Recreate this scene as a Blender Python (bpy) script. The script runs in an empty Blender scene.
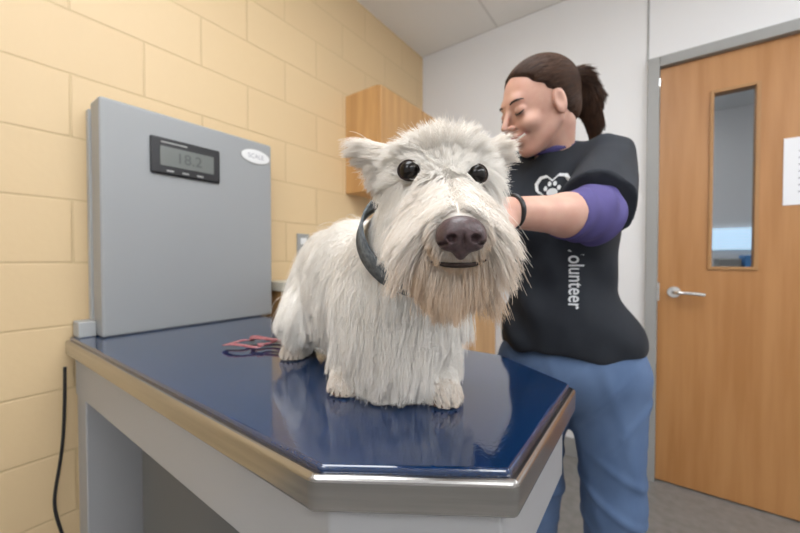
import bpy, bmesh, math, random
import numpy as np
from mathutils import Vector, Matrix, kdtree
from mathutils.bvhtree import BVHTree
random.seed(3); rng=np.random.default_rng(5)
scene=bpy.context.scene
scene.view_settings.view_transform='Standard'
scene.view_settings.exposure=0.0
YAW=math.radians(36.1)
CY,SY=math.cos(YAW),math.sin(YAW)
def toW(a):
    a=np.asarray(a,float).reshape(-1,3)
    return np.stack([CY*a[:,0]-SY*a[:,1], SY*a[:,0]+CY*a[:,1], a[:,2]],1)
# ------------------------------------------------------------ materials
def mat(name,col,rough=0.5,metal=0.0,spec=0.5,noise=None,bump=None,sss=0,emit=None,coat=0,trans=0):
    m=bpy.data.materials.new(name); m.use_nodes=True
    nt=m.node_tree; b=nt.nodes['Principled BSDF']
    b.inputs['Base Color'].default_value=(*col,1); b.inputs['Roughness'].default_value=rough
    b.inputs['Metallic'].default_value=metal; b.inputs['Specular IOR Level'].default_value=spec
    b.inputs['Coat Weight'].default_value=coat
    b.inputs['Transmission Weight'].default_value=trans
    if sss:
        b.inputs['Subsurface Weight'].default_value=sss
        b.inputs['Subsurface Radius'].default_value=(0.012,0.004,0.002); b.inputs['Subsurface Scale'].default_value=1
    if emit:
        b.inputs['Emission Color'].default_value=(*emit[0],1); b.inputs['Emission Strength'].default_value=emit[1]
    geo=nt.nodes.new('ShaderNodeNewGeometry')
    if noise:  # (scale(xyz), amount, col2)
        mp=nt.nodes.new('ShaderNodeMapping'); mp.inputs['Scale'].default_value=noise[0]
        n=nt.nodes.new('ShaderNodeTexNoise'); n.inputs['Scale'].default_value=1; n.inputs['Detail'].default_value=5
        nt.links.new(geo.outputs['Position'],mp.inputs[0]); nt.links.new(mp.outputs[0],n.inputs['Vector'])
        r=nt.nodes.new('ShaderNodeValToRGB'); r.color_ramp.elements[0].position=.35; r.color_ramp.elements[1].position=.65
        r.color_ramp.elements[0].color=(*col,1); r.color_ramp.elements[1].color=(*noise[1],1)
        nt.links.new(n.outputs['Fac'],r.inputs[0]); nt.links.new(r.outputs[0],b.inputs['Base Color'])
    if bump: # (scale,strength,dist)
        mp=nt.nodes.new('ShaderNodeMapping'); s=bump[0]; mp.inputs['Scale'].default_value=(s if isinstance(s,tuple) else (s,s,s))
        n=nt.nodes.new('ShaderNodeTexNoise'); n.inputs['Scale'].default_value=1; n.inputs['Detail'].default_value=3
        nt.links.new(geo.outputs['Position'],mp.inputs[0]); nt.links.new(mp.outputs[0],n.inputs['Vector'])
        bp=nt.nodes.new('ShaderNodeBump'); bp.inputs['Strength'].default_value=bump[1]; bp.inputs['Distance'].default_value=bump[2]
        nt.links.new(n.outputs['Fac'],bp.inputs['Height']); nt.links.new(bp.outputs[0],b.inputs['Normal'])
    return m
def brickmat(name,c1,c2,cm,bw,rh,mortar,axes,off=(0,0),stagger=.5,bumpd=.004,rough=.5,smooth=.3):
    m=mat(name,c1,rough); nt=m.node_tree; b=nt.nodes['Principled BSDF']
    geo=nt.nodes.new('ShaderNodeNewGeometry'); s=nt.nodes.new('ShaderNodeSeparateXYZ'); c=nt.nodes.new('ShaderNodeCombineXYZ')
    nt.links.new(geo.outputs['Position'],s.inputs[0])
    for i,a in enumerate(axes):
        ad=nt.nodes.new('ShaderNodeMath'); ad.operation='ADD'; ad.inputs[1].default_value=off[i]
        nt.links.new(s.outputs[a],ad.inputs[0]); nt.links.new(ad.outputs[0],c.inputs[i])
    t=nt.nodes.new('ShaderNodeTexBrick'); t.offset=stagger; t.inputs['Scale'].default_value=1
    t.inputs['Color1'].default_value=(*c1,1); t.inputs['Color2'].default_value=(*c2,1); t.inputs['Mortar'].default_value=(*cm,1)
    t.inputs['Brick Width'].default_value=bw; t.inputs['Row Height'].default_value=rh
    t.inputs['Mortar Size'].default_value=mortar; t.inputs['Mortar Smooth'].default_value=smooth
    nt.links.new(c.outputs[0],t.inputs['Vector']); nt.links.new(t.outputs['Color'],b.inputs['Base Color'])
    inv=nt.nodes.new('ShaderNodeMath'); inv.operation='SUBTRACT'; inv.inputs[0].default_value=1
    nt.links.new(t.outputs['Fac'],inv.inputs[1])
    n=nt.nodes.new('ShaderNodeTexNoise'); n.inputs['Scale'].default_value=60; n.inputs['Detail'].default_value=4
    nt.links.new(geo.outputs['Position'],n.inputs['Vector'])
    ma=nt.nodes.new('ShaderNodeMath'); ma.operation='MULTIPLY_ADD'; ma.inputs[1].default_value=.12
    nt.links.new(n.outputs['Fac'],ma.inputs[0]); nt.links.new(inv.outputs[0],ma.inputs[2])
    bp=nt.nodes.new('ShaderNodeBump'); bp.inputs['Strength'].default_value=.5; bp.inputs['Distance'].default_value=bumpd
    nt.links.new(ma.outputs[0],bp.inputs['Height']); nt.links.new(bp.outputs[0],b.inputs['Normal'])
    return m
M={}
M['block']=brickmat('painted_block_yellow',(.67,.495,.285),(.69,.515,.30),(.60,.44,.245),.362,.181,.004,(1,2),(0.10,.175),.5,.004,.5,.5)
M['white']=mat('wall_white_paint',(.80,.80,.81),.6,bump=(40,.1,.002))
M['ceil']=brickmat('ceiling_tile',(.90,.90,.89),(.88,.88,.87),(.72,.72,.71),.61,1.22,.008,(0,1),(.2,.30),0,.002,.8)
M['floor']=mat('floor_vinyl',(.18,.175,.165),.28,noise=((25,25,25),(.23,.22,.21)),bump=(8,.05,.003))
M['wood']=mat('maple_wood',(.48,.235,.085),.42,noise=((22,22,1.5),(.40,.18,.055)))
M['wood2']=mat('maple_cabinet',(.62,.36,.15),.4,noise=((18,18,1.5),(.50,.27,.10)))
M['wooddk']=mat('maple_edge',(.40,.21,.08),.5)
M['frame']=mat('frame_grey_paint',(.33,.33,.32),.45)
M['steel']=mat('brushed_steel',(.48,.46,.44),.25,metal=1.0,noise=((3,3,90),(.38,.37,.36)))
M['chrome']=mat('satin_nickel',(.7,.69,.67),.25,metal=1)
M['apron']=mat('table_powdercoat',(.34,.34,.345),.4)
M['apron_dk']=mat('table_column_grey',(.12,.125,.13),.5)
M['blue']=mat('table_blue_laminate',(.004,.023,.078),.06,spec=.8,noise=((180,180,180),(.006,.029,.095)),bump=(240,.22,.0005),coat=.6)
M['box']=mat('scale_housing_grey',(.31,.32,.325),.38)
M['box_side']=mat('scale_housing_side',(.40,.41,.41),.4)
M['black']=mat('black_plastic',(.012,.012,.014),.35)
M['lcd']=mat('lcd_grey_green',(.15,.16,.15),.25)
M['lcdink']=mat('lcd_ink',(.065,.075,.07),.4)
M['badge']=mat('badge_white',(.75,.75,.75),.3)
M['counter']=mat('counter_laminate',(.62,.58,.48),.4)
M['paper']=mat('paper',(.82,.83,.86),.8)
M['ink']=mat('ink',(.30,.30,.34),.8)
M['glass']=mat('clear_glass',(.95,.97,.97),.02,trans=1)
M['glass'].node_tree.nodes['Principled BSDF'].inputs['IOR'].default_value=1.02
M['lamp']=mat('lamp_diffuser',(1,1,1),.5,emit=((.94,.97,1.0),8.6))
M['lampframe']=mat('lamp_frame',(.8,.8,.8),.5)
M['skin']=mat('skin',(.62,.37,.285),.48,sss=.15,noise=((30,30,30),(.56,.305,.23)))
M['lip']=mat('lips',(.48,.17,.15),.4)
M['teeth']=mat('teeth',(.85,.82,.76),.3)
M['hair']=mat('brown_hair',(.030,.016,.011),.5)
M['shirt']=mat('tshirt_black',(.010,.013,.020),.85,noise=((12,12,12),(.015,.019,.027)),bump=(900,.25,.001))
M['purple']=mat('undershirt_purple',(.075,.060,.20),.8,bump=(700,.2,.001))
M['denim']=mat('denim',(.065,.115,.225),.8,noise=((6,6,3),(.11,.175,.31)),bump=((400,400,700),.6,.0015))
M['print']=mat('shirt_print_white',(.72,.74,.76),.7)
M['shoe']=mat('shoe',(.08,.08,.09),.6)
M['dogskin']=mat('dog_skin',(.78,.73,.67),.9,spec=.1)
M['dogeye']=mat('dog_eye',(.006,.004,.003),.05,spec=.35)
M['doglid']=mat('dog_eyelid',(.030,.019,.016),.7,spec=.2)
M['dognose']=mat('dog_nose',(.055,.033,.035),.36,noise=((260,260,260),(.088,.052,.054)),bump=(420,.6,.001))
M['claw']=mat('claw',(.16,.10,.07),.4)
M['collar']=mat('collar_webbing',(.075,.088,.10),.8,noise=((160,160,160),(.17,.19,.205)),bump=(600,.5,.001))
M['leash']=mat('leash_red',(.36,.07,.08),.8,noise=((130,130,130),(.5,.25,.26)))
M['bluebox']=mat('blue_plastic',(.10,.30,.65),.5)
M['window_glow']=mat('daylit_blind',(.6,.8,1),.5,emit=((.65,.85,1.0),.6))
def furmat(name,white,tan,rough=.62):
    m=mat(name,white,rough,spec=.18); nt=m.node_tree; b=nt.nodes['Principled BSDF']
    a=nt.nodes.new('ShaderNodeAttribute'); a.attribute_name='tint'
    mx=nt.nodes.new('ShaderNodeMix'); mx.data_type='RGBA'
    mx.inputs['A'].default_value=(*white,1); mx.inputs['B'].default_value=(*tan,1)
    nt.links.new(a.outputs['Fac'],mx.inputs['Factor']); nt.links.new(mx.outputs['Result'],b.inputs['Base Color'])
    return m
M['fur']=furmat('wheaten_fur',(.96,.925,.87),(.56,.34,.16))
M['hairst']=furmat('brown_hair_strands',(.030,.015,.010),(.115,.055,.030),.45)
# ------------------------------------------------------------ helpers
def empty(name,loc):
    e=bpy.data.objects.new(name,None); e.location=loc; e.empty_display_size=.1
    scene.collection.objects.link(e); return e
def link(ob,parent=None):
    scene.collection.objects.link(ob)
    if parent is not None:
        ob.parent=parent; ob.matrix_parent_inverse=Matrix.Translation(parent.location).inverted()
    return ob
def mk(name,v,f,m,parent=None,smooth=False,world=True):
    me=bpy.data.meshes.new(name); v=np.asarray(v,float)
    if not world: v=toW(v)
    me.from_pydata([tuple(x) for x in v],[],[tuple(int(i) for i in q) for q in f]); me.materials.append(M[m]); me.update()
    if smooth: me.polygons.foreach_set('use_smooth',[True]*len(me.polygons))
    return link(bpy.data.objects.new(name,me),parent)
def box(name,lo,hi,m,parent=None,bev=0):
    bm=bmesh.new(); bmesh.ops.create_cube(bm,size=1)
    for v in bm.verts: v.co=Vector([lo[i]+(v.co[i]+.5)*(hi[i]-lo[i]) for i in range(3)])
    if bev: bmesh.ops.bevel(bm,geom=bm.edges[:],offset=bev,segments=3,affect='EDGES',profile=.5)
    me=bpy.data.meshes.new(name); bm.to_mesh(me); bm.free(); me.materials.append(M[m])
    return link(bpy.data.objects.new(name,me),parent)
def prism(name,poly,z0,z1,m,parent=None,bev=0):
    bm=bmesh.new(); vs=[bm.verts.new((x,y,z0)) for x,y in poly]; f=bm.faces.new(vs)
    bm.normal_update()
    if f.normal.z>0: bmesh.ops.reverse_faces(bm,faces=[f])
    r=bmesh.ops.extrude_face_region(bm,geom=[f])
    for e in r['geom']:
        if isinstance(e,bmesh.types.BMVert): e.co.z=z1
    if bev: bmesh.ops.bevel(bm,geom=bm.edges[:],offset=bev,segments=4,affect='EDGES',profile=.5)
    bmesh.ops.recalc_face_normals(bm,faces=bm.faces[:])
    me=bpy.data.meshes.new(name); bm.to_mesh(me); bm.free(); me.materials.append(M[m])
    return link(bpy.data.objects.new(name,me),parent)
def tube(name,pts,r,m,parent=None,world=True,cyc=False,n=10,flat=None):
    pts=np.asarray(pts,float)
    if not world: pts=toW(pts)
    cu=bpy.data.curves.new(name,'CURVE'); cu.dimensions='3D'; cu.bevel_depth=1.0 if not np.isscalar(r) else r; cu.bevel_resolution=4
    sp=cu.splines.new('NURBS'); sp.points.add(len(pts)-1); sp.order_u=4; sp.use_endpoint_u=not cyc; sp.use_cyclic_u=cyc; sp.resolution_u=8
    for i,p in enumerate(pts):
        sp.points[i].co=(*p,1)
        if not np.isscalar(r): sp.points[i].radius=r[i]
    cu.use_fill_caps=True
    o=bpy.data.objects.new(name+'_tmp',cu); scene.collection.objects.link(o)
    dg=bpy.context.evaluated_depsgraph_get(); me=bpy.data.meshes.new_from_object(o.evaluated_get(dg)); me.name=name
    bpy.data.objects.remove(o); me.materials.clear(); me.materials.append(M[m])
    me.polygons.foreach_set('use_smooth',[True]*len(me.polygons))
    return link(bpy.data.objects.new(name,me),parent)
def textmesh(s,extr=0,off=.012):
    cu=bpy.data.curves.new('t','FONT'); cu.body=s; cu.extrude=extr; cu.offset=off
    o=bpy.data.objects.new('t_tmp',cu); scene.collection.objects.link(o)
    dg=bpy.context.evaluated_depsgraph_get(); me=bpy.data.meshes.new_from_object(o.evaluated_get(dg)); bpy.data.objects.remove(o)
    v=np.array([x.co[:] for x in me.vertices]); f=[tuple(p.vertices) for p in me.polygons]
    v[:,:2]-=v[:,:2].min(0); return v,f,v[:,0].max(),v[:,1].max()
# ---- SDF toolkit
def sd_cap(p,a,b,ra,rb):
    a=np.array(a);b=np.array(b);ab=b-a; t=np.clip(((p-a)@ab)/(ab@ab),0,1)
    return np.linalg.norm(p-a-t[:,None]*ab,axis=1)-(ra+(rb-ra)*t)
def sd_ell(p,c,r,R=None):
    q=p-np.array(c)
    if R is not None: q=q@np.array(R)   # columns are axes
    r=np.array(r); k0=np.linalg.norm(q/r,axis=1); k1=np.linalg.norm(q/(r*r),axis=1)
    return k0*(k0-1)/np.maximum(k1,1e-9)
def prim(p,q):
    if q[0]=='c': return sd_cap(p,*q[1:5])
    if q[0]=='e': return sd_ell(p,q[1],q[2],q[3] if len(q)>3 else None)
    if q[0]=='cc':
        a=np.array(q[1]);b=np.array(q[2]);d=(b-a)/np.linalg.norm(b-a)
        return np.maximum(sd_cap(p,a,b+d*.05,q[3],q[4]),(p-b)@d)
def smin(a,b,k):
    h=np.maximum(k-np.abs(a-b),0)/k; return np.minimum(a,b)-h*h*k*.25
def smax(a,b,k): return -smin(-a,-b,k)
def U(p,prims,k):
    d=None
    for q in prims:
        e=prim(p,q); d=e if d is None else smin(d,e,k)
    return d
def snet(f,lo,hi,h):
    lo=np.array(lo,float);hi=np.array(hi,float); n=np.ceil((hi-lo)/h).astype(int)+1
    G=np.stack(np.meshgrid(*[lo[i]+h*np.arange(n[i]) for i in range(3)],indexing='ij'),-1)
    V=f(G.reshape(-1,3)).reshape(n)
    def sl(o): return V[o[0]:n[0]-1+o[0],o[1]:n[1]-1+o[1],o[2]:n[2]-1+o[2]]
    offs=[(i,j,k) for i in(0,1) for j in(0,1) for k in(0,1)]
    S=sum((sl(o)<0).astype(int) for o in offs); act=(S>0)&(S<8)
    ci=np.argwhere(act); acc=np.zeros((len(ci),3)); cnt=np.zeros(len(ci))
    for a in offs:
        for ax in range(3):
            if a[ax]==0:
                b=list(a);b[ax]=1
                va=sl(a)[act];vb=sl(b)[act]; m=(va<0)!=(vb<0); t=np.where(m,va/np.where(m,va-vb,1),0)
                pos=np.array(a,float)[None]+t[:,None]*(np.array(b)-np.array(a))[None]
                acc+=pos*m[:,None]; cnt+=m
    v=lo+h*(ci+acc/cnt[:,None]); idx=-np.ones(act.shape,int); idx[act]=np.arange(len(ci))
    F=[]
    for ax in range(3):
        u,w=(ax+1)%3,(ax+2)%3
        A=np.take(V,range(n[ax]-1),ax);B=np.take(V,range(1,n[ax]),ax); e=np.argwhere((A<0)!=(B<0))
        e=e[(e[:,u]>0)&(e[:,w]>0)&(e[:,u]<n[u]-1)&(e[:,w]<n[w]-1)]
        s=A[e[:,0],e[:,1],e[:,2]]<0
        q=[]
        for du,dw in((1,1),(0,1),(0,0),(1,0)):
            c=e.copy(); c[:,u]-=du;c[:,w]-=dw; q.append(idx[c[:,0],c[:,1],c[:,2]])
        q=np.stack(q,1); q[~s]=q[~s][:,::-1]; F.append(q)
    F=np.concatenate(F)
    for _ in range(2):
        g=grad(f,v,h*.3); fv=f(v); st=-(fv/np.maximum((g*g).sum(1),.2))[:,None]*g
        l=np.linalg.norm(st,axis=1,keepdims=True); st*=np.minimum(1,h*.6/np.maximum(l,1e-9)); v=v+st
    return v,F
def grad(f,v,e):
    g=np.zeros_like(v)
    for i in range(3):
        d=np.zeros(3);d[i]=e; g[:,i]=(f(v+d)-f(v-d))/(2*e)
    return g
def sample(v,F,N):
    T=np.concatenate([F[:,[0,1,2]],F[:,[0,2,3]]]) if F.shape[1]==4 else F
    a,b,c=v[T[:,0]],v[T[:,1]],v[T[:,2]]; cr=np.cross(b-a,c-a); ar=np.linalg.norm(cr,axis=1)
    i=rng.choice(len(T),N,p=ar/ar.sum()); s=np.sqrt(rng.random(N))[:,None]; t=rng.random(N)[:,None]
    return (1-s)*a[i]+s*(1-t)*b[i]+s*t*c[i]
def norm(a): return a/np.maximum(np.linalg.norm(a,axis=-1,keepdims=True),1e-9)
def strands(p,n,L,comb,lift,K=8,grav=.5,clump=.6,gfrac=.03,wave=.1,zmin=None,stray=.15,sdf=None):
    N=len(p)
    dn=(comb*n).sum(1,keepdims=True); comb=norm(comb-n*np.minimum(dn,0)+1e-5)     # never comb into the skin
    d0=norm(n*lift[:,None]+comb*(1-lift[:,None]))
    fr=rng.normal(0,1,(3,3))*26; coh=np.stack([np.sin(p@fr[i]+i*2.1) for i in range(3)],1)*.30
    d0=norm(d0+coh+rng.normal(0,stray,(N,3)))
    P=np.zeros((N,K,3)); P[:,0]=p-n*.002; d=d0.copy(); seg=L/(K-1)
    ph=rng.random(N)*6.28; side=norm(np.cross(d0,n+1e-4)); fl=rng.random(N)*.006+.001
    for k in range(1,K):
        t=k/(K-1)
        d=norm(d+comb*.25*(1-lift[:,None])+np.array([0,0,-1])*grav[:,None]*.22)
        q=P[:,k-1]+norm(d+side*(wave*np.sin(ph+t*7))[:,None])*seg[:,None]
        if sdf is not None:
            s=sdf(q); push=np.maximum(0,fl*min(1,k*.5)+.0015-s); q=q+n*np.minimum(push,.02)[:,None]
        P[:,k]=q
    t0=np.linspace(0,1,K)
    for gf,cl0,pw in((gfrac,clump,1.0),(gfrac*.22,clump*.55,2.0)):
        ng=max(10,int(N*gf)); gi=rng.choice(N,ng,replace=False)
        kd=kdtree.KDTree(ng)
        for j,i in enumerate(gi): kd.insert(Vector(p[i]),j)
        kd.balance()
        near=np.array([kd.find(Vector(x))[1] for x in p]); G=P[gi[near]]
        cl=(cl0*rng.uniform(.55,1.05,N)*(rng.random(N)>.16))[:,None,None]
        t=(t0**pw)[None,:,None]*cl
        P=P*(1-t)+G*t
    if zmin is not None: P[:,:,2]=np.maximum(P[:,:,2],zmin+rng.random((N,1))*.004)
    return P
def haircurves(name,P,tint,m,parent,r0=.0004,r1=.00012):
    N,K,_=P.shape; hc=bpy.data.hair_curves.new(name); hc.add_curves([K]*N)
    W=toW(P.reshape(-1,3)).astype(np.float32)
    hc.attributes['position'].data.foreach_set('vector',W.ravel()) if 'position' in hc.attributes else hc.points.foreach_set('position',W.ravel())
    ra=hc.attributes.get('radius') or hc.attributes.new('radius','FLOAT','POINT')
    ra.data.foreach_set('value',np.tile(np.linspace(r0,r1,K),N).astype(np.float32))
    ta=hc.attributes.new('tint','FLOAT','POINT'); ta.data.foreach_set('value',np.clip(tint,0,1).astype(np.float32).ravel())
    hc.materials.append(M[m]); return link(bpy.data.objects.new(name,hc),parent)
# ------------------------------------------------------------ ROOM
CAMZ=1.10; XL=-1.364; YB=2.147; XR=2.3; YF=-2.4; ZC=2.55
box('floor',(XL-.1,YF-.1,-.05),(XR+.1,YB+.12,0),'floor')
box('ceiling',(XL-.1,YF-.1,ZC),(XR+.1,YB+.12,ZC+.05),'ceil')
box('wall_left',(XL-.1,YF-.1,0),(XL,YB+.12,ZC),'block')
box('wall_right',(XR,YF-.1,0),(XR+.1,YB+.12,ZC),'white')
box('wall_front',(XL,YF-.1,0),(XR,YF,ZC),'white')
DX0,DX1,DZ=0.01,.925,2.035; FR=.05
wb=empty('wall_back',((XL+XR)/2,YB,0))
box('wall_panel_1',(XL,YB,0),(DX0-FR,YB+.12,ZC),'white',wb)
box('wall_panel_2',(DX1+FR,YB,0),(XR,YB+.12,ZC),'white',wb)
box('wall_panel_3',(DX0-FR,YB,DZ+FR),(DX1+FR,YB+.12,ZC),'white',wb)
box('seam_strip',(DX0-FR-.004,YB-.003,DZ+FR),(DX0-FR+.004,YB,ZC),'frame',wb)
tr=empty('trim_1',(DX0,YB,0))
box('jamb_1',(DX0-FR,YB-.025,0),(DX0-.002,YB+.12,DZ+FR),'frame',tr,.003)
box('jamb_2',(DX1+.002,YB-.025,0),(DX1+FR,YB+.12,DZ+FR),'frame',tr,.003)
box('head_jamb',(DX0-.002,YB-.025,DZ+.002),(DX1+.002,YB+.12,DZ+FR),'frame',tr,.003)
box('baseboard_back',(XL+.001,YB-.012,0),(DX0-FR,YB,.10),'frame')
box('baseboard_left',(XL,YF+.01,0),(XL+.01,.22,.10),'frame')
dr=empty('door_1',(DX0,YB,0)); a,b=YB+.005,YB+.05
lx0,lx1,lz0,lz1=.20,.357,1.06,1.87
box('stile_1',(DX0,a,.008),(lx0,b,DZ),'wood',dr); box('stile_2',(lx1,a,.008),(DX1,b,DZ),'wood',dr)
box('rail_bottom',(lx0,a,.008),(lx1,b,lz0),'wood',dr); box('rail_top',(lx0,a,lz1),(lx1,b,DZ),'wood',dr)
t=.014
box('lite_trim_1',(lx0-.004,a-.008,lz0-.004),(lx0+t-.004,b,lz1+.004),'wooddk',dr,.002); box('lite_trim_2',(lx1-t+.004,a-.008,lz0-.004),(lx1+.004,b,lz1+.004),'wooddk',dr,.002)
box('lite_trim_3',(lx0+t-.004,a-.008,lz0-.004),(lx1-t+.004,b,lz0+t-.004),'wooddk',dr,.002); box('lite_trim_4',(lx0+t-.004,a-.008,lz1-t+.004),(lx1-t+.004,b,lz1+.004),'wooddk',dr,.002)
box('glass',(lx0+t-.004,a+.02,lz0+t-.004),(lx1-t+.004,a+.024,lz1-t+.004),'glass',dr)
def disc(name,c,r,axis,th,m,parent,sx=1,sz=1,n=40):
    c=Vector(c); ax=Vector(axis); u=Vector((0,0,1)); w=u.cross(ax)
    v=[];f=[]
    for s,rr in((0,r),(th*.7,r),(th,r*.88)):
        for i in range(n):
            an=2*math.pi*i/n; v.append(c+ax*s+w*math.cos(an)*rr*sx+u*math.sin(an)*rr*sz)
    for l in range(2):
        for i in range(n): f.append((l*n+i,l*n+(i+1)%n,(l+1)*n+(i+1)%n,(l+1)*n+i))
    f.append(tuple(range(2*n,3*n))); f.append(tuple(range(n-1,-1,-1)))
    return mk(name,[tuple(x) for x in v],f,m,parent)
disc('rose',(.075,a,.945),.028,(0,-1,0),.012,'chrome',dr)
tube('lever',[(.075,a,.945),(.075,a-.03,.945),(.078,a-.055,.945),(.10,a-.058,.946),(.14,a-.055,.945),(.185,a-.052,.94)],.009,'chrome',dr)
box('latch_plate',(DX0+.001,a-.002,.90),(DX0+.008,a,.99),'chrome',dr)
sg=empty('paper_sign',(.54,YB,1.47))
box('sheet',(.432,a-.003,1.33),(.648,a-.001,1.61),'paper',sg)
for i in range(7): box('text_line_%d'%i,(.475,a-.0038,1.55-i*.028),(.62-.02*(i%3),a-.003,1.554-i*.028),'ink',sg)
ar=empty('adjoining_room',(1,3.2,0))
X0,X1,Y0,Y1=-1.0,2.6,YB+.121,4.6
box('floor_slab',(X0,Y0,-.05),(X1,Y1,0),'floor',ar); box('ceiling_slab',(X0,Y0,ZC),(X1,Y1,ZC+.05),'ceil',ar)
box('far_wall',(X0,Y1,0),(X1,Y1+.05,ZC),'white',ar); box('side_wall_1',(X0-.05,Y0,0),(X0,Y1,ZC),'white',ar); box('side_wall_2',(X1,Y0,0),(X1+.05,Y1,ZC),'white',ar)
box('lamp_panel',(-.3,2.9,ZC-.06),(.3,3.5,ZC-.001),'lamp',ar)
box('shelf_unit',(.3,4.1,.0),(1.8,4.55,.98),'frame',ar,.01)
for i in range(7): box('blind_slat_%d'%i,(.42,Y1-.03,1.20+i*.03),(1.05,Y1-.01,1.223+i*.03),'window_glow',ar)
sb=empty('storage_bin',(1,4.3,.98))
for i,x in enumerate((.45,.62,.80,.98,1.16)):
    box('bin_%d'%i,(x,4.15,.982),(x+.15,4.45,.982+(.13,.16,.17,.13,.2)[i]),('frame','bluebox','badge','bluebox','badge')[i],sb,.01)
for i,(x,y) in enumerate(((.1,-1.5),(1.5,-.6),(1.45,1.1),(-.25,.30))):
    e=empty('ceiling_lamp',(x,y,ZC)); w,h=.3,.6
    box('frame',(x-w-.005,y-h-.005,ZC-.012),(x+w+.005,y+h+.005,ZC-.001),'lampframe',e,.003)
    box('diffuser',(x-w,y-h,ZC-.085),(x+w,y+h,ZC-.0125),'lamp',e)
# ------------------------------------------------------------ TABLE
TZ=.88
tb=empty('examination_table',(-.75,.52,0))
def outline(o,x0=XL+.012,y0=.245,y1=.795,xe=-.117):
    cx,cy=.172,.115; k=o*.35
    return [(x0,y0-o),(xe-cx+k*0-o*.3,y0-o),(xe+o,y0+cy-o*.35),(xe+o,y1-cy+o*.35),(xe-cx-o*.3,y1+o),(x0,y1+o)]
prism('steel_rim',outline(.006),TZ-.048,TZ-.008,'steel',tb,.006)
prism('blue_top',outline(-.004),TZ-.011,TZ,'blue',tb,.0045)
prism('apron',outline(-.014,x0=XL+.02),TZ-.165,TZ-.046,'apron',tb,.003)
box('end_leg',(XL+.02,.262,0.0),(XL+.105,.78,TZ-.16),'apron',tb,.004)
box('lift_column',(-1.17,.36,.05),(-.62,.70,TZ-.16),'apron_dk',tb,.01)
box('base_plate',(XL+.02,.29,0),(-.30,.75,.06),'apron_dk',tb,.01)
box('column_ridge',(-.62,.44,.06),(-.55,.62,.5),'steel',tb,.01)
sc=empty('digital_scale_console',(-1.29,.57,TZ)); bx=-1.25; by0,by1=.298,.838
box('housing',(bx-.085,by0,TZ),(bx,by1,TZ+.678),'box',sc,.008)
box('rear_flange',(XL+.004,by0-.004,TZ+.02),(bx-.085,by0+.03,TZ+.66),'box_side',sc,.002)
box('foot_bracket',(XL+.004,by0-.04,TZ),(bx-.05,by0,TZ+.045),'box_side',sc,.004)
box('display_bezel',(bx-.002,.417,1.368),(bx+.010,.6275,1.483),'black',sc,.006)
box('lcd',(bx+.010,.442,1.395),(bx+.0115,.604,1.455),'lcd',sc)
v,f,w,h=textmesh('18.2')
s=.034/h; mk('digits',np.stack([np.full(len(v),bx+.0122),.52-w*s/2+v[:,0]*s+.01,1.409+v[:,1]*s],1),f,'lcdink',sc)
box('label_strip',(bx+.010,.445,1.466),(bx+.0105,.52,1.470),'frame',sc)
for i in range(3): box('button_%d'%i,(bx+.010,.46+i*.045,1.378),(bx+.0105,.48+i*.045,1.383),'frame',sc)
disc('badge_rim',(bx,.768,1.497),.062,(1,0,0),.003,'frame',sc,1,.46)
disc('badge',(bx+.0015,.768,1.497),.058,(1,0,0),.003,'badge',sc,1,.44)
v,f,w,h=textmesh('SCALE',0,.0); s=.065/w; mk('badge_text',np.stack([np.full(len(v),bx+.0049),.768-w*s/2+v[:,0]*s,1.490+v[:,1]*s],1),f,'ink',sc)
tube('power_cable',[(XL+.03,.235,.80),(XL+.02,.235,.62),(XL+.02,.22,.5),(XL+.02,.205,.42),(XL+.025,.225,.33),(XL+.03,.25,.2),(XL+.03,.25,.01)],.004,'black')
# ------------------------------------------------------------ CABINETS
wc=empty('wall_cabinet',(-1.24,1.75,1.46)); xf=-1.118
box('carcass',(XL+.001,1.37,1.46),(xf-.02,YB-.002,1.985),'wood2',wc,.002)
for i,(y0,y1) in enumerate(((1.372,1.755),(1.761,YB-.004))):
    box('door_leaf_%d'%i,(xf-.02,y0,1.465),(xf,y1,1.98),'wood2',wc,.003)
    tube('pull_%d'%i,[(xf,(1.73,1.79)[i],1.50),(xf+.025,(1.73,1.79)[i],1.505),(xf+.025,(1.73,1.79)[i],1.58),(xf,(1.73,1.79)[i],1.585)],.004,'chrome',wc)
bc=empty('base_cabinet',(-1.08,1.5,0))
box('carcass',(XL+.001,.885,.0),(-.82,YB-.014,.97),'wood2',bc,.002)
box('countertop',(XL+.001,.87,.97),(-.80,YB-.001,1.01),'counter',bc,.004)
for i in range(3):
    y0=.895+i*.41; box('door_leaf_%d'%i,(-.82,y0,.12),(-.803,y0+.40,.95),'wood2',bc,.003)
    tube('pull_%d'%i,[(-.803,y0+.36,.80),(-.78,y0+.36,.805),(-.78,y0+.36,.88),(-.803,y0+.36,.885)],.004,'chrome',bc)
ow=empty('wall_outlet',(XL,1.08,1.18))
box('plate',(XL,1.045,1.115),(XL+.006,1.115,1.225),'frame',ow,.002); box('socket_1',(XL+.006,1.063,1.175),(XL+.009,1.097,1.205),'badge',ow,.001); box('socket_2',(XL+.006,1.063,1.13),(XL+.009,1.097,1.16),'badge',ow,.001)
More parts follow.
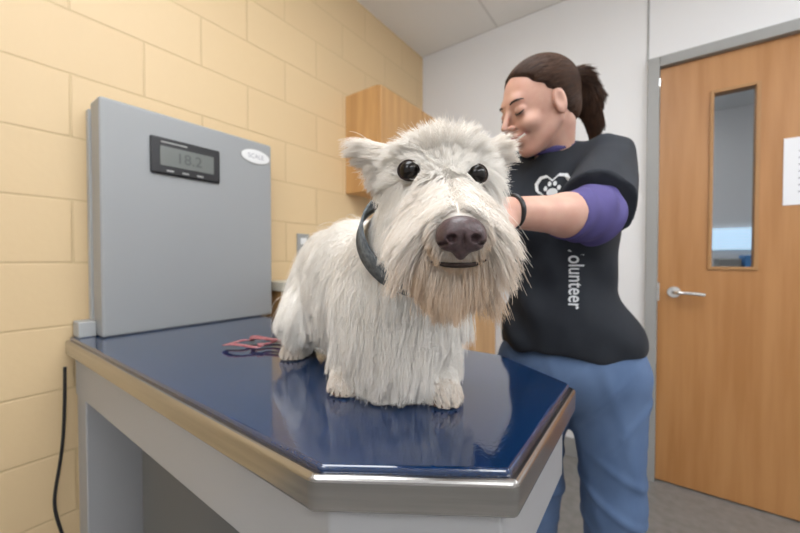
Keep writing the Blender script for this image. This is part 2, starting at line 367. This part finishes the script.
# ------------------------------------------------------------ DOG  (r,f,z)
dog=empty('terrier_dog',tuple(toW([(-.08,.72,TZ)])[0]))
eyeL=np.array([.0095,.3715,1.194]); eyeR=np.array([.0805,.3715,1.190]); nose=np.array([.0515,.288,1.121])
skull=[('e',(.047,.430,1.190),(.046,.060,.040)),('e',(.048,.407,1.170),(.045,.045,.040))]
muz=[('c',(.047,.39,1.160),(.0512,.314,1.126),.029,.0210),('c',(.049,.40,1.135),(.0512,.345,1.104),.023,.014)]
earp=[('c',(.006,.435,1.205),(-.022,.43,1.222),.013,.010),('c',(-.022,.43,1.222),(-.041,.420,1.232),.010,.004),
      ('c',(.088,.435,1.205),(.104,.43,1.220),.013,.010),('c',(.104,.43,1.220),(.115,.420,1.232),.010,.004)]
neckp=[('c',(.042,.455,1.168),(.005,.575,1.10),.052,.072)]
trunk=[('c',(.0,.60,1.068),(-.09,.75,1.088),.080,.076),('c',(-.09,.75,1.088),(-.170,.89,1.094),.076,.075),('e',(.0,.585,1.03),(.068,.06,.07)),
       ('c',(-.19,.93,1.12),(-.215,.975,1.16),.02,.008)]
def leg(pts,rs): return [('c',pts[i],pts[i+1],rs[i],rs[i+1]) for i in range(len(pts)-1)]
def paw(x,y,z=TZ+.017):
    o=[('e',(x,y,z),(.022,.028,.0165))]
    for j in(-1.5,-.5,.5,1.5): o.append(('e',(x+j*.0100,y-.024+abs(j)*.004,z-.004),(.0062,.0105,.0105)))
    return o
paws=[(.067,.548),(-.090,.590),(-.238,.795),(-.105,.885)]
legs=leg([(.05,.58,1.02),(.062,.585,.955),(.067,.562,.905)],[.042,.026,.020])+leg([(-.06,.61,1.02),(-.085,.62,.955),(-.09,.602,.905)],[.042,.026,.020])
legs+=leg([(-.195,.85,1.04),(-.225,.79,.98),(-.235,.845,.935),(-.238,.812,.902)],[.06,.036,.020,.018])+leg([(-.125,.90,1.04),(-.115,.86,.98),(-.105,.925,.935),(-.105,.90,.902)],[.06,.036,.020,.018])
for q in paws: legs+=paw(*q)
groups=[skull,muz,earp,neckp,trunk,legs]
def dogf(p):
    d=U(p,skull+muz,.02); d=smin(d,U(p,earp,.008),.012); d=smin(d,U(p,neckp+trunk,.05),.04); d=smin(d,U(p,legs,.006),.03); 
    for e in(eyeL,eyeR): d=smax(d,-sd_ell(p,e+np.array([0,-.006,0]),(.0130,.012,.0120)),.006)
    return d
V,F=snet(dogf,(-.33,.27,TZ-.012),(.16,1.02,1.29),.006)
V[:,2]=np.maximum(V[:,2],TZ+.001)
mk('body',V,F,'dogskin',dog,True,world=False)
def ball(name,c,r,m,parent,R=None):
    v,f=[],[]; n,k=24,14
    for j in range(k+1):
        th=math.pi*j/k
        for i in range(n): v.append((math.sin(th)*math.cos(2*math.pi*i/n)*r[0],math.sin(th)*math.sin(2*math.pi*i/n)*r[1],math.cos(th)*r[2]))
    for j in range(k):
        for i in range(n): f.append((j*n+i,(j+1)*n+i,(j+1)*n+(i+1)%n,j*n+(i+1)%n))
    v=np.array(v)
    if R is not None: v=v@np.array(R).T
    return mk(name,v+np.array(c),f,m,parent,True,world=False)
for nm,e in(('eye_1',eyeL),('eye_2',eyeR)):
    ball(nm,e,(.0108,.0104,.0108),'dogeye',dog)
    tt=np.linspace(0,2*math.pi,16,endpoint=False)
    tube('eyelid_'+nm[-1],np.stack([e[0]+.0112*np.cos(tt),np.full(16,e[1]-.0040)+.003*np.abs(np.cos(tt)),e[2]+.0098*np.sin(tt)],1),.0017,'doglid',dog,False,True)
def nosef(p):
    d=U(p,[('e',tuple(nose+[0,.008,.002]),(.0205,.016,.0145)),('e',tuple(nose+[-.010,.006,-.004]),(.0105,.011,.0095)),('e',tuple(nose+[.010,.006,-.004]),(.0105,.011,.0095)),('e',tuple(nose+[0,.010,-.012]),(.006,.010,.009))],.006)
    for s in(-1,1):
        d=smax(d,-sd_ell(p,nose+np.array([s*.0098,-.006,-.0035]),(.0042,.007,.0034)),.002)
        d=smax(d,-sd_ell(p,nose+np.array([s*.0168,.0,-.0075]),(.005,.008,.0016)),.002)
    return smax(d,-sd_ell(p,nose+np.array([0,-.009,-.009]),(.0011,.006,.010)),.002)
v,f=snet(nosef,nose-.028,nose+.034,.0011); mk('nose',v,f,'dognose',dog,True,world=False)
tube('mouth',[(.024,.322,1.100),(.036,.309,1.0960),(.045,.302,1.0955),(.0575,.302,1.0955),(.067,.309,1.0960),(.079,.322,1.100)],[.0010,.0020,.0023,.0023,.0020,.0010],'doglid',dog,False)
for pi,(x,y) in enumerate(paws):
    for j in(-1.5,-.5,.5,1.5): tube('claw_%d_%d'%(pi,int(j*2)),[(x+j*.0100,y-.030+abs(j)*.004,TZ+.012),(x+j*.0102,y-.037+abs(j)*.004,TZ+.009),(x+j*.0102,y-.042+abs(j)*.004,TZ+.004)],.0019,'claw',dog,False)
ca=norm(np.array([.042,.455,1.175])-np.array([-.01,.59,1.075])); cc=np.array([.024,.515,1.128])
cu_=norm(np.cross(ca,[0,0,1])); cv=np.cross(cu_,ca); CR1,CR2=.083,.083; HB=.017
v=[];f=[];n=72
for i in range(n):
    an=2*math.pi*i/n; rad=cu_*math.cos(an)*CR1+cv*math.sin(an)*CR2; rn=norm(rad)
    for (dx,dr_) in((-HB,0),(HB,0),(HB,.0035),(-HB,.0035)): v.append(cc+rad+ca*dx+rn*dr_)
for i in range(n):
    j=(i+1)%n
    for q in range(4): f.append((i*4+q,j*4+q,j*4+(q+1)%4,i*4+(q+1)%4))
mk('collar',v,f,'collar',dog,True,world=False)
for an_,nm in((math.radians(172),'collar_buckle'),(math.radians(215),'collar_slide')):
    rad=cu_*math.cos(an_)*(CR1+.002)+cv*math.sin(an_)*(CR2+.002)
    Rb=np.stack([norm(rad),norm(np.cross(ca,rad)),ca],1)
    bv=np.array([(x,y,z) for x in(-.002,.008) for y in(-.014,.014) for z in(-.019,.019)])@Rb.T+cc+rad
    o=mk(nm,bv,[(0,1,3,2),(4,6,7,5),(0,4,5,1),(2,3,7,6),(0,2,6,4),(1,5,7,3)],'black',dog,False,world=False)
    md=o.modifiers.new('bevel','BEVEL'); md.width=.003; md.segments=3
# fur
NP=170000
P0=sample(V,F,NP); n0=norm(grad(dogf,P0,.002))
lab=np.stack([U(P0,g,.01) for g in groups],1).argmin(1)
x,y,z=P0[:,0],P0[:,1],P0[:,2]
keep=np.ones(NP,bool); keep&=~((lab>=4)&(n0[:,2]<-.8)&(rng.random(NP)<.6)); keep&=(z>TZ+.006)
keep&=~(np.isin(lab,(0,1,2)))
P0,n0,lab=P0[keep],n0[keep],lab[keep]
Fc=V[F].mean(1)
Vh=sample(V,F[(Fc[:,1]<.50)&(Fc[:,2]>1.05)],125000); nh=norm(grad(dogf,Vh,.002)); lh=np.stack([U(Vh,g,.01) for g in groups],1).argmin(1)
kk=np.isin(lh,(0,1,2)); Vh,nh,lh=Vh[kk],nh[kk],lh[kk]
def fields(P0,n0,lab):
    N=len(P0); x,y,z=P0.T; u=rng.random(N)
    L=np.full(N,.03); comb=np.tile([0,0,-1.],(N,1)); lift=np.full(N,.3); gr=np.full(N,.6); tint=np.full(N,.03)
    hx=x-.05
    def cset(m,a,b,c): comb[m]=norm(np.stack([a+0*x,b+0*x,c+0*x],1))[m]
    m=lab==0   # tousled skull fur
    cset(m,hx*14,.30,.55); L[m]=.016+.026*u[m]**1.8; lift[m]=.48; gr[m]=.45
    br=m&(z>1.207)&(y<.41); L[br]=.018+.028*u[br]; lift[br]=.38; cset(br,hx*18,-.06,.75); gr[br]=.8; tint[br]=.06
    ck=m&(z<1.183); cset(ck,np.sign(hx)*.55,.18,-.9); L[ck]=.050+.028*u[ck]; gr[ck]=1.1; lift[ck]=.24
    bt=m&(np.abs(hx)<.024)&(y<.40)&(z<1.208); L[bt]=.011+.006*u[bt]; cset(bt,hx*45,-.05,.35); lift[bt]=.22; gr[bt]=.05
    m=lab==1   # moustache and beard
    s=np.clip(np.abs(hx)/.02,0,1)
    lowr=np.clip((1.150-z)/.05,0,1)
    cset(m,np.sign(hx)*(.38+.45*s),.10,-.82)
    L[m]=(.052+.026*lowr+.024*u)[m]; lift[m]=.30; gr[m]=1.2; tint[m]=(.14+.50*lowr)[m]
    tm=m&(n0[:,2]>.30); cset(tm,np.sign(hx)*.6+hx*20,.02,-.4); L[tm]=(.014+.046*s+.014*u)[tm]; lift[tm]=.14; tint[tm]=.17; gr[tm]=1.1
    tb_=tm&(z>1.165); L[tb_]=(.010+.032*s+.012*u)[tb_]; gr[tb_]=.6
    bl=m&(n0[:,2]<-.2); L[bl]=.040+.030*u[bl]; cset(bl,hx*12,.0,-1); tint[bl]=.55
    m=lab==2   # ears
    cset(m,np.sign(hx)*.75,.0,np.where(z>1.215,.45,-.7)); L[m]=.014+.022*u[m]; lift[m]=.26; gr[m]=.7; tint[m]=.16
    m=lab==3
    cset(m,-.15,.7,-.65); L[m]=.036+.024*u[m]; lift[m]=.22; gr[m]=.9
    m=(lab==3)&(z<1.09); cset(m,0,.05,-1); L[m]=.065
    m=lab==4
    side=np.clip((1.15-z)/.08,0,1)
    cset(m,-.25*(1-side)-.1,.4*(1-side),-.45-.55*side); L[m]=(.044+.046*side+.042*u)[m]; lift[m]=.28; gr[m]=.9
    m=lab==5
    cset(m,0,-.05,-1); L[m]=.032+.028*u[m]; lift[m]=.32; gr[m]=.9
    up=(lab==5)&(z>.96); L[up]=(.046+.034*u)[up]
    pw=(lab==5)&(z<.918); L[pw]=.012+.01*u[pw]; tint[pw]=.30; cset(pw,0,-.2,-.8)
    dn=np.linalg.norm(P0-(nose+[0,.006,0]),axis=1); k=(dn>.021)
    for e in(eyeL,eyeR): k&=np.linalg.norm(P0-e,axis=1)>.0120
    L=np.where(dn<.030,np.minimum(L,.016),L)
    axd=(P0-cc)@ca; k&=~((np.abs(axd)<.012)&((lab==3)|(lab==4)))
    return [q[k] for q in(P0,n0,L,comb,lift,gr,tint)]
def cull(S_,tint):
    k=np.ones(len(S_),bool)
    for e in(eyeL,eyeR):
        for dd in(.002,.008,.014,.020): k&=~(np.linalg.norm(S_-(e+[0,-dd,-.0015]),axis=2)<.0102).any(1)
    for dd in(0,.012): k&=~(np.linalg.norm(S_-(nose+[0,-dd,0]),axis=2)<.0195).any(1)
    for dx in(-.012,0,.012): k&=~(np.linalg.norm(S_-np.array([.0515+dx,.294+abs(dx)*.5,1.096]),axis=2)<.0055).any(1)
    q=S_-cc; ax=q@ca; rd=np.linalg.norm(q-ax[...,None]*ca,axis=2)
    k&=~((np.abs(ax)<HB-.004)&(rd>CR1-.003)&(rd<CR1+.06)&(S_[:,:,1]>.44)).any(1)
    S_=S_[k]; tint=tint[k]; tt=np.linspace(0,1,8)[None,:]
    return S_,tint[:,None]*(.4+.9*tt)+rng.normal(0,.06,(len(tint),1))
a_=fields(Vh,nh,lh); S1=strands(*a_[:5],8,a_[5],.78,.026,.28,TZ+.002,.20,dogf); S1,T1=cull(S1,a_[6])
haircurves('fur_head',S1,T1,'fur',dog,.00029,.00010)
a_=fields(P0,n0,lab); S1=strands(*a_[:5],8,a_[5],.80,.018,.34,TZ+.002,.21,dogf); S1,T1=cull(S1,a_[6])
haircurves('fur_body',S1,T1,'fur',dog,.00044,.00015)
ls=[];
for i in range(60):
    t_=i/59; an=t_*9.0; rr=.058-.02*t_
    ls.append((-.365+rr*math.cos(an)*1.1+.02*math.sin(3*an),.885+rr*math.sin(an)*.9,TZ+.007+.010*t_+.003*math.sin(5*an)))
ls+= [(-.29,.87,TZ+.02),(-.25,.85,TZ+.02)]
ls=np.array(ls); v=[];f=[]
tg=norm(np.gradient(ls,axis=0)); sd=norm(np.cross(tg,[0,0,1]))
for p_,s_ in zip(ls,sd):
    for a_,b_ in((-.007,-.001),(.007,-.001),(.007,.001),(-.007,.001)): v.append(p_+s_*a_+np.array([0,0,b_]))
for i in range(len(ls)-1):
    for q_ in range(4): f.append((i*4+q_,i*4+4+q_,i*4+4+(q_+1)%4,i*4+(q_+1)%4))
mk('dog_leash',v,f,'leash',None,True,world=False)
# ------------------------------------------------------------ WOMAN
wo=empty('woman_volunteer',tuple(toW([(.47,.97,0)])[0]))
Sx=norm(np.array([.82,-.57,0])); Fw=norm(np.array([-.57,-.82,0])); Zu=np.array([0,0,1.])
shL=np.array([.515,.860,1.345]); shR=np.array([.300,.995,1.335])
elL=np.array([.362,.660,1.182]); wrL=np.array([.176,.560,1.176])
elR=np.array([.165,.86,1.17]); wrR=np.array([.075,.70,1.215])
neckb=np.array([.400,.920,1.378])
RT=np.stack([Sx,Fw,Zu],1)
org=np.array([.405,.86,1.134])+Sx*.012; a0t=float(org@Sx)+.008
def shirtf(p):
    zz=p[:,2]; a_=p@Sx; b_=p@Fw
    fold=.0050*np.sin(zz*48+a_*26+1.5*np.sin(a_*20))*np.clip((1.18-zz)*5,0,1)+.003*np.sin(a_*60+zz*25+b_*20)
    fold+=.004*np.sin((zz*1.0-a_*1.1)*62+b_*20)*np.clip((zz-1.12)*6,0,1)*.7
    fold*=1-.95*np.exp(-((a_-a0t)/.04)**2)*(b_>float(np.array([.43,.94,0])@Fw))
    d=U(p,[('e',(.420,.935,1.235),(.150,.110,.150),RT),('e',(.435,.945,1.05),(.128,.108,.17),RT),('e',(.460,.958,.90),(.184,.140,.12),RT)],.08)
    d=smin(d,sd_cap(p,shL+[-.015,.01,-.005],shR+[.015,-.01,-.005],.052,.052),.06)
    d=smin(d,U(p,[('e',tuple(np.array([.425,.93,1.20])+Fw*.075+Sx*.07),(.068,.068,.07)),('e',tuple(np.array([.425,.93,1.20])+Fw*.075-Sx*.07),(.068,.068,.07))],.02),.05)
    d=smin(d,sd_cap(p,neckb-[0,0,.08],neckb+[-.005,-.005,-.03],.07,.058),.04)
    d=smin(d,prim(p,('cc',shL,shL+(elL-shL)*.84,.056,.074)),.03)
    d=smin(d,prim(p,('cc',shR,shR+(elR-shR)*.70,.056,.060)),.03)
    d=smax(d,.862-zz+.006*np.sin(a_*25),.006)
    nk=sd_cap(p,neckb+[0,0,-.02],neckb+[-.05,-.02,.06],.056,.060)
    d=smax(d,-nk,.006)
    return d+fold
v,f=snet(shirtf,(.15,.64,.84),(.72,1.16,1.46),.007)
shirt=mk('tshirt',v,f,'shirt',wo,True,world=False)
bvh=BVHTree.FromPolygons([Vector(q) for q in v],[tuple(int(i) for i in q) for q in f])
def onshirt(pts,off=.0018):
    out=[]
    for q in pts:
        o=Vector(q)+Vector(Fw)*.14; h_=bvh.ray_cast(o,Vector(-Fw))
        out.append(np.array(h_[0])+Fw*off if h_[0] is not None else np.array(q))
    return np.array(out)
tv,tf,w,h=textmesh('Volunteer',0,.008); s=.150/w
pts=org-Zu*(tv[:,0]*s)[:,None]+Sx*(tv[:,1]*s*1.25)[:,None]
# smooth text carrier: plane-fit depth per height so the letters stay undistorted
pr_=onshirt(pts,0); dep=pr_@Fw; zc=pts[:,2]; sx_=pts@Sx
A_=np.stack([np.ones_like(zc),zc,zc**2,sx_],1); co_,*_=np.linalg.lstsq(A_,dep,rcond=None); fit=A_@co_; fit=fit+max(0,np.percentile(dep-fit,99))+.0015
pts=pts+Fw*(fit-pts@Fw)[:,None]
mk('volunteer_print',pts,tf,'print',wo,world=False)
def poly2(name,xy,c,sc_): 
    xy=np.array(xy,float); pts=c+Sx*(xy[:,0]*sc_)[:,None]+Zu*(xy[:,1]*sc_)[:,None]
    return mk(name,onshirt(pts,.003),[tuple(range(len(xy)))],'print',wo,world=False)
gc=np.array([.372,.85,1.268])
def ell2(cx_,cy_,rx,ry,rot=0,n=14): return [(cx_+rx*math.cos(a_)*math.cos(rot)-ry*math.sin(a_)*math.sin(rot),cy_+rx*math.cos(a_)*math.sin(rot)+ry*math.sin(a_)*math.cos(rot)) for a_ in np.linspace(0,2*math.pi,n,endpoint=False)]
heart=[(0,-.9),(-.9,0),(-1.0,.45),(-.75,.85),(-.35,.9),(0,.55),(.35,.9),(.75,.85),(1.0,.45),(.9,0)]
def ringpoly(name,xy,c,s0,s1):
    xy=np.array(xy,float); n=len(xy); pts=np.concatenate([c+Sx*(xy[:,0]*s_)[:,None]+Zu*(xy[:,1]*s_)[:,None] for s_ in(s0,s1)])
    mk(name,onshirt(pts,.003),[(i,(i+1)%n,n+(i+1)%n,n+i) for i in range(n)],'print',wo,world=False)
ringpoly('print_heart',heart,gc,.034,.042)
poly2('print_paw_pad',ell2(0,-.25,.42,.34),gc,.030)
for i,(px_,py_) in enumerate(((-.5,.1),(-.2,.45),(.2,.45),(.5,.1))): poly2('print_paw_toe_%d'%i,ell2(px_,py_,.14,.2),gc,.030)
poly2('print_bar',[(-1,.18),(1.2,.3),(1.2,-.05),(-1,-.17)],gc-Zu*.050-Sx*.005,.036)
hipc=np.array([.464,.962,.82])
lg=[[hipc+Sx*.092-[0,0,.03],np.array([.556,.905,.47]),np.array([.565,.93,.07])],[hipc-Sx*.092-[0,0,.03],np.array([.40,1.02,.47]),np.array([.40,1.05,.07])]]
def jeansf(p):
    d=sd_ell(p,hipc,(.178,.135,.12),RT)
    for l in lg:
        d=smin(d,U(p,[('c',l[0],l[1],.096,.068),('c',l[1],l[2],.068,.058)],.03),.04)
    d=smax(d,.045-p[:,2],.01)
    z_=p[:,2]; a_=p@Sx
    cr=lambda q: np.maximum(0,np.sin(q))**3
    return d-.006*cr(z_*60+a_*38)*np.exp(-((z_-.48)/.13)**2)-.005*cr(z_*46-a_*60)*np.exp(-((z_-.74)/.12)**2)-.003*cr(a_*55+z_*14)
v,f=snet(jeansf,(.2,.74,.02),(.72,1.2,.96),.0065); mk('jeans',v,f,'denim',wo,True,world=False)
for i,l in enumerate(lg):
    a_=l[2]*[1,1,0]
    def shf(p,a_=a_):
        return smax(U(p,[('e',a_+Fw*.06+[0,0,.03],(.042,.11,.038),RT),('e',a_+Fw*-.02+[0,0,.05],(.038,.05,.05),RT)],.03),.0-p[:,2]+.001,.004)
    v,f=snet(shf,a_-[.2,.2,.01],a_+[.2,.2,.12],.006); mk('shoe_%d'%(i+1),v,f,'shoe',wo,True,world=False)
# head
HSC=.93
hc_=np.array([.335,.850,1.468]); ayaw=math.radians(12); pit=math.radians(22)
fx=np.array([-math.cos(ayaw)*math.cos(pit),-math.sin(ayaw)*math.cos(pit),-math.sin(pit)])
ly=norm(np.cross([0,0,1],fx)); uz=np.cross(fx,ly); 
rol=math.radians(-6); ly,uz=ly*math.cos(rol)+uz*math.sin(rol),uz*math.cos(rol)-ly*math.sin(rol)
HR=np.stack([fx,ly,uz],1)
def H2R(v): return (v*HSC)@HR.T+hc_
def R2H(v): return ((np.asarray(v)-hc_)@HR)/HSC
nbl=R2H(neckb-np.array([0,0,.05]))
def headf(p):
    d=sd_ell(p,(-.012,0,.030),(.096,.074,.084))
    d=smin(d,sd_ell(p,(.028,0,-.030),(.060,.055,.076)),.03)
    d=smin(d,U(p,[('e',(.064,0,-.092),(.020,.022,.018)),('c',(.0,.052,-.045),(.055,.018,-.090),.015,.013),('c',(.0,-.052,-.045),(.055,-.018,-.090),.015,.013)],.02),.02)
    d=smin(d,U(p,[('e',(.064,.036,-.029),(.023,.022,.019)),('e',(.064,-.036,-.029),(.023,.022,.019))],.005),.016)
    d=smin(d,sd_cap(p,(.077,.026,.028),(.077,-.026,.028),.010,.010),.02)
    for s in(-1,1): d=smax(d,-sd_ell(p,(.103,s*.032,.006),(.020,.018,.013)),.012)
    for s in(-1,1): d=smin(d,sd_ell(p,(.0770,s*.032,.006),(.0125,.0145,.0110)),.004)
    d=smin(d,U(p,[('c',(.086,0,.018),(.113,0,-.022),.0055,.0080),('e',(.100,.010,-.028),(.009,.007,.007)),('e',(.100,-.010,-.028),(.009,.007,.007))],.006),.008)
    d=smin(d,sd_ell(p,(.082,0,-.058),(.017,.026,.016)),.012)
    d=smin(d,U(p,[('c',(.094,.010,-.0495),(.094,-.010,-.0495),.0045,.0045),('c',(.090,.010,-.0675),(.090,-.010,-.0675),.0052,.0052)],.004),.006)
    for s in(-1,1): d=smax(d,-sd_cap(p,(.092,s*.012,-.058),(.072,s*.035,-.048),.0030,.0018),.006)
    for s in(-1,1):
        e=sd_ell(p,(-.002,s*.075,-.008),(.017,.008,.031)); e=smax(e,-sd_ell(p,(.003,s*.083,-.004),(.010,.006,.018)),.004); d=smin(d,e,.006)
    d=smin(d,sd_cap(p,(-.038,0,-.055),nbl,.046,.052),.022)
    return d
lo=np.minimum(nbl,[-.12,-.1,-.13])-.075; hi=np.array([.135,.1,.13])
v,f=snet(headf,lo,hi,.0036); mk('head',H2R(v),f,'skin',wo,True,world=False)
hz=[-.20,-.075,-.045,-.015,.01,.035,.06,.08,.095,.2]; hxv=[-.062,-.058,-.034,-.018,.002,.024,.046,.060,.068,.07]
def hairf(p):
    d=sd_ell(p,(-.015,0,.032),(.100,.078,.088)); d=smin(d,sd_ell(p,(-.070,0,-.030),(.032,.042,.035)),.03)
    xe=np.interp(p[:,2],hz,hxv); d=smax(d,(p[:,0]-xe)*.75,.010)
    for s in(-1,1): d=smax(d,-sd_ell(p,(.002,s*.082,-.012),(.020,.016,.028)),.006)
    return d+.0012*np.sin(p[:,2]*260+p[:,1]*120+p[:,0]*60)
v,f=snet(hairf,(-.14,-.1,-.09),(.11,.1,.14),.0035); hv,hf_=v,f
mk('hair_cap',H2R(v),f,'hair',wo,True,world=False)
pt=[np.array(q) for q in((-.100,0,.032),(-.126,0,.032),(-.148,.0,-.004),(-.150,.0,-.055),(-.136,.0,-.105))]; pr=[.018,.027,.029,.021,.007]
def ptf(p): return U(p,[('c',pt[i],pt[i+1],pr[i],pr[i+1]) for i in range(4)],.01)
v,f=snet(ptf,(-.21,-.05,-.13),(-.08,.05,.11),.004); mk('ponytail',H2R(v),f,'hair',wo,True,world=False)
pv,pf=v,f
tt=np.linspace(0,2*math.pi,14,endpoint=False); tube('hair_tie',H2R(np.stack([np.full(14,-.107),.018*np.cos(tt),.033+.018*np.sin(tt)],1)),.005,'black',wo,False,True)
cap2=lambda p: smin(sd_ell(p,(-.015,0,.032),(.100,.078,.088)),sd_ell(p,(-.070,0,-.030),(.032,.042,.035)),.03)
sp=sample(hv,hf_,24000); sp=sp[np.abs(cap2(sp))<.0028]; sn=norm(grad(hairf,sp,.002)); K=10; HS=np.zeros((len(sp),K,3)); c_=sp+sn*.0006
tgt=np.array([-.108,0,.033])
off_=rng.uniform(.0003,.0026,len(sp))
for k_ in range(K):
    HS[:,k_]=c_; d_=norm(tgt-c_+rng.normal(0,.003,(len(c_),3))); c_=c_+d_*.0095; g_=norm(grad(cap2,c_,.002)); c_=c_+g_*(off_-cap2(c_))[:,None]
haircurves('hair_strands',H2R(HS.reshape(-1,3)).reshape(HS.shape),np.repeat(rng.random((len(sp),1))**2,K,1),'hairst',wo,.00045,.0003)
sp=sample(pv,pf,8000); sn=norm(grad(ptf,sp,.002))
dirs=norm(np.where((sp[:,2]>.026)[:,None],np.array([-.8,0,-.6]),np.array([.1,0,-1.])))
HS=strands(sp,sn,.03+.03*rng.random(len(sp)),dirs,np.full(len(sp),.12),8,np.full(len(sp),.8),.4,.03,.12,None,.10)
haircurves('ponytail_strands',H2R(HS.reshape(-1,3)).reshape(HS.shape),np.repeat(rng.random((len(sp),1))**2,8,1),'hairst',wo,.0004,.0002)
tube('lip_upper',H2R(np.array([(.075,.032,-.0470),(.093,.017,-.0520),(.0995,.004,-.0515),(.0995,-.004,-.0515),(.093,-.017,-.0520),(.075,-.032,-.0470)])),[.0010,.0022,.0028,.0028,.0022,.0010],'lip',wo,False)
tube('lip_lower',H2R(np.array([(.075,.032,-.0480),(.089,.017,-.0635),(.0955,.004,-.0675),(.0955,-.004,-.0675),(.089,-.017,-.0635),(.075,-.032,-.0480)])),[.0010,.0026,.0036,.0036,.0026,.0010],'lip',wo,False)
tube('teeth',H2R(np.array([(.078,.027,-.0510),(.091,.014,-.0575),(.0968,0,-.0590),(.091,-.014,-.0575),(.078,-.027,-.0510)])),.0038,'teeth',wo,False)
for i,s in enumerate((1,-1)):
    tube('lash_%d'%(i+1),H2R(np.array([(.078,s*.047,.0025),(.0870,s*.041,-.002),(.0900,s*.033,-.004),(.0880,s*.025,-.002),(.084,s*.019,.002)])),[.0012,.0024,.0026,.0024,.0012],'hair',wo,False)
    tube('eyebrow_%d'%(i+1),H2R(np.array([(.0735,s*.050,.026),(.0850,s*.042,.032),(.0895,s*.030,.032),(.0905,s*.017,.027)])),[.0012,.0024,.0026,.0020],'hair',wo,False)
tube('collar_ring',np.array([neckb+[-.014,-.006,.010]+Sx*.060*math.cos(q)+Fw*.060*math.sin(q)-Zu*.018*math.sin(q) for q in tt]),.0105,'purple',wo,False,True)
def hand(w,d,nrm,side,curl=.6):
    d=norm(d); nrm=norm(nrm-d*(nrm@d)); ac=np.cross(d,nrm)*side
    R=np.stack([d,ac,nrm],1); out=[('e',w+d*.042,(.050,.036,.015),R)]
    Ls=[.070,.080,.074,.058]
    for i,Lf in enumerate(Ls):
        o=ac*(.026-.0175*i); b=w+d*(.078-.004*abs(i-1.2))+o; q=b-d*.02; a0=.25*curl; pp=b; out.append(('c',q,b,.009,.009))
        for j,(fr,r0,r1) in enumerate(((.45,.009,.0082),(.3,.0082,.0076),(.25,.0076,.0062))):
            a0+=curl*.45*(j>0)+.1; dd=d*math.cos(a0)-nrm*math.sin(a0)+ac*(.10-.07*i)*.8; n2=pp+norm(dd)*Lf*fr; out.append(('c',pp,n2,r0,r1)); pp=n2
    b=w+d*.018+ac*.022; m1=b+norm(d*.7+ac*.75-nrm*.25)*.042; m2=m1+norm(d*.9+ac*.35-nrm*.45)*.028; out+=[('c',b,m1,.013,.0095),('c',m1,m2,.0095,.0075)]
    return out
hands=[hand(wrL,np.array([-.065,-.050,-.012]),np.array([.3,-.6,.6]),1,.7),hand(wrR,np.array([-.05,-.10,-.025]),np.array([.3,-.1,.9]),1,.6)]
for i,(e_,w_,hd_) in enumerate(((elL,wrL,hands[0]),(elR,wrR,hands[1]))):
    fm=e_+(w_-e_)*.35
    def armf(p,e_=e_,w_=w_,hd_=hd_,fm=fm):
        return smin(U(p,[('c',e_,fm,.034,.036),('c',fm,w_,.036,.0245)],.02),U(p,hd_,.007),.012)
    allp=np.array([e_,w_,w_+norm(w_-e_)*.17]); lo=allp.min(0)-.09; hi=allp.max(0)+.09
    v,f=snet(armf,lo,hi,.0035); mk('arm_and_hand_%d'%(i+1),v,f,'skin',wo,True,world=False)
for i,(s_,e_,w_) in enumerate(((shL,elL,wrL),(shR,elR,wrR))):
    def slf(p,s_=s_,e_=e_,w_=w_):
        m_=s_+(e_-s_)*.45; we=e_+(w_-e_)*.36; dd=norm(w_-e_)
        d=smin(sd_cap(p,m_,e_,.044,.045),prim(p,('cc',e_,we,.046,.042)),.03)
        ax_=(p-e_)@dd
        return d+.0026*np.sin(ax_*150+p[:,2]*60)+.0014*np.sin(p[:,0]*120-p[:,2]*90)
    allp=np.array([s_,e_,w_]); v,f=snet(slf,allp.min(0)-.08,allp.max(0)+.08,.0045); mk('undershirt_sleeve_%d'%(i+1),v,f,'purple',wo,True,world=False)
wd=norm(wrL-elL); wu=norm(np.cross(wd,[0,0,1])); wv=np.cross(wu,wd); wc_=wrL-wd*.002
tube('wristband',np.array([wc_+wu*.0270*math.cos(q)+wv*.0270*math.sin(q) for q in tt]),.004,'black',wo,False,True)
# ------------------------------------------------------------ camera + world
cam=bpy.data.cameras.new('camera'); cam.sensor_width=36; cam.lens=15.75; cam.clip_start=.02
co=bpy.data.objects.new('camera',cam); scene.collection.objects.link(co); co.location=(0,0,CAMZ)
co.rotation_euler=(math.radians(90-1.06),0,YAW)
cam.dof.use_dof=True; cam.dof.focus_distance=.36; cam.dof.aperture_fstop=5.0
scene.camera=co
w=bpy.data.worlds.new('world'); scene.world=w; w.use_nodes=True; w.node_tree.nodes['Background'].inputs[0].default_value=(.8,.85,.9,1); w.node_tree.nodes['Background'].inputs[1].default_value=.3
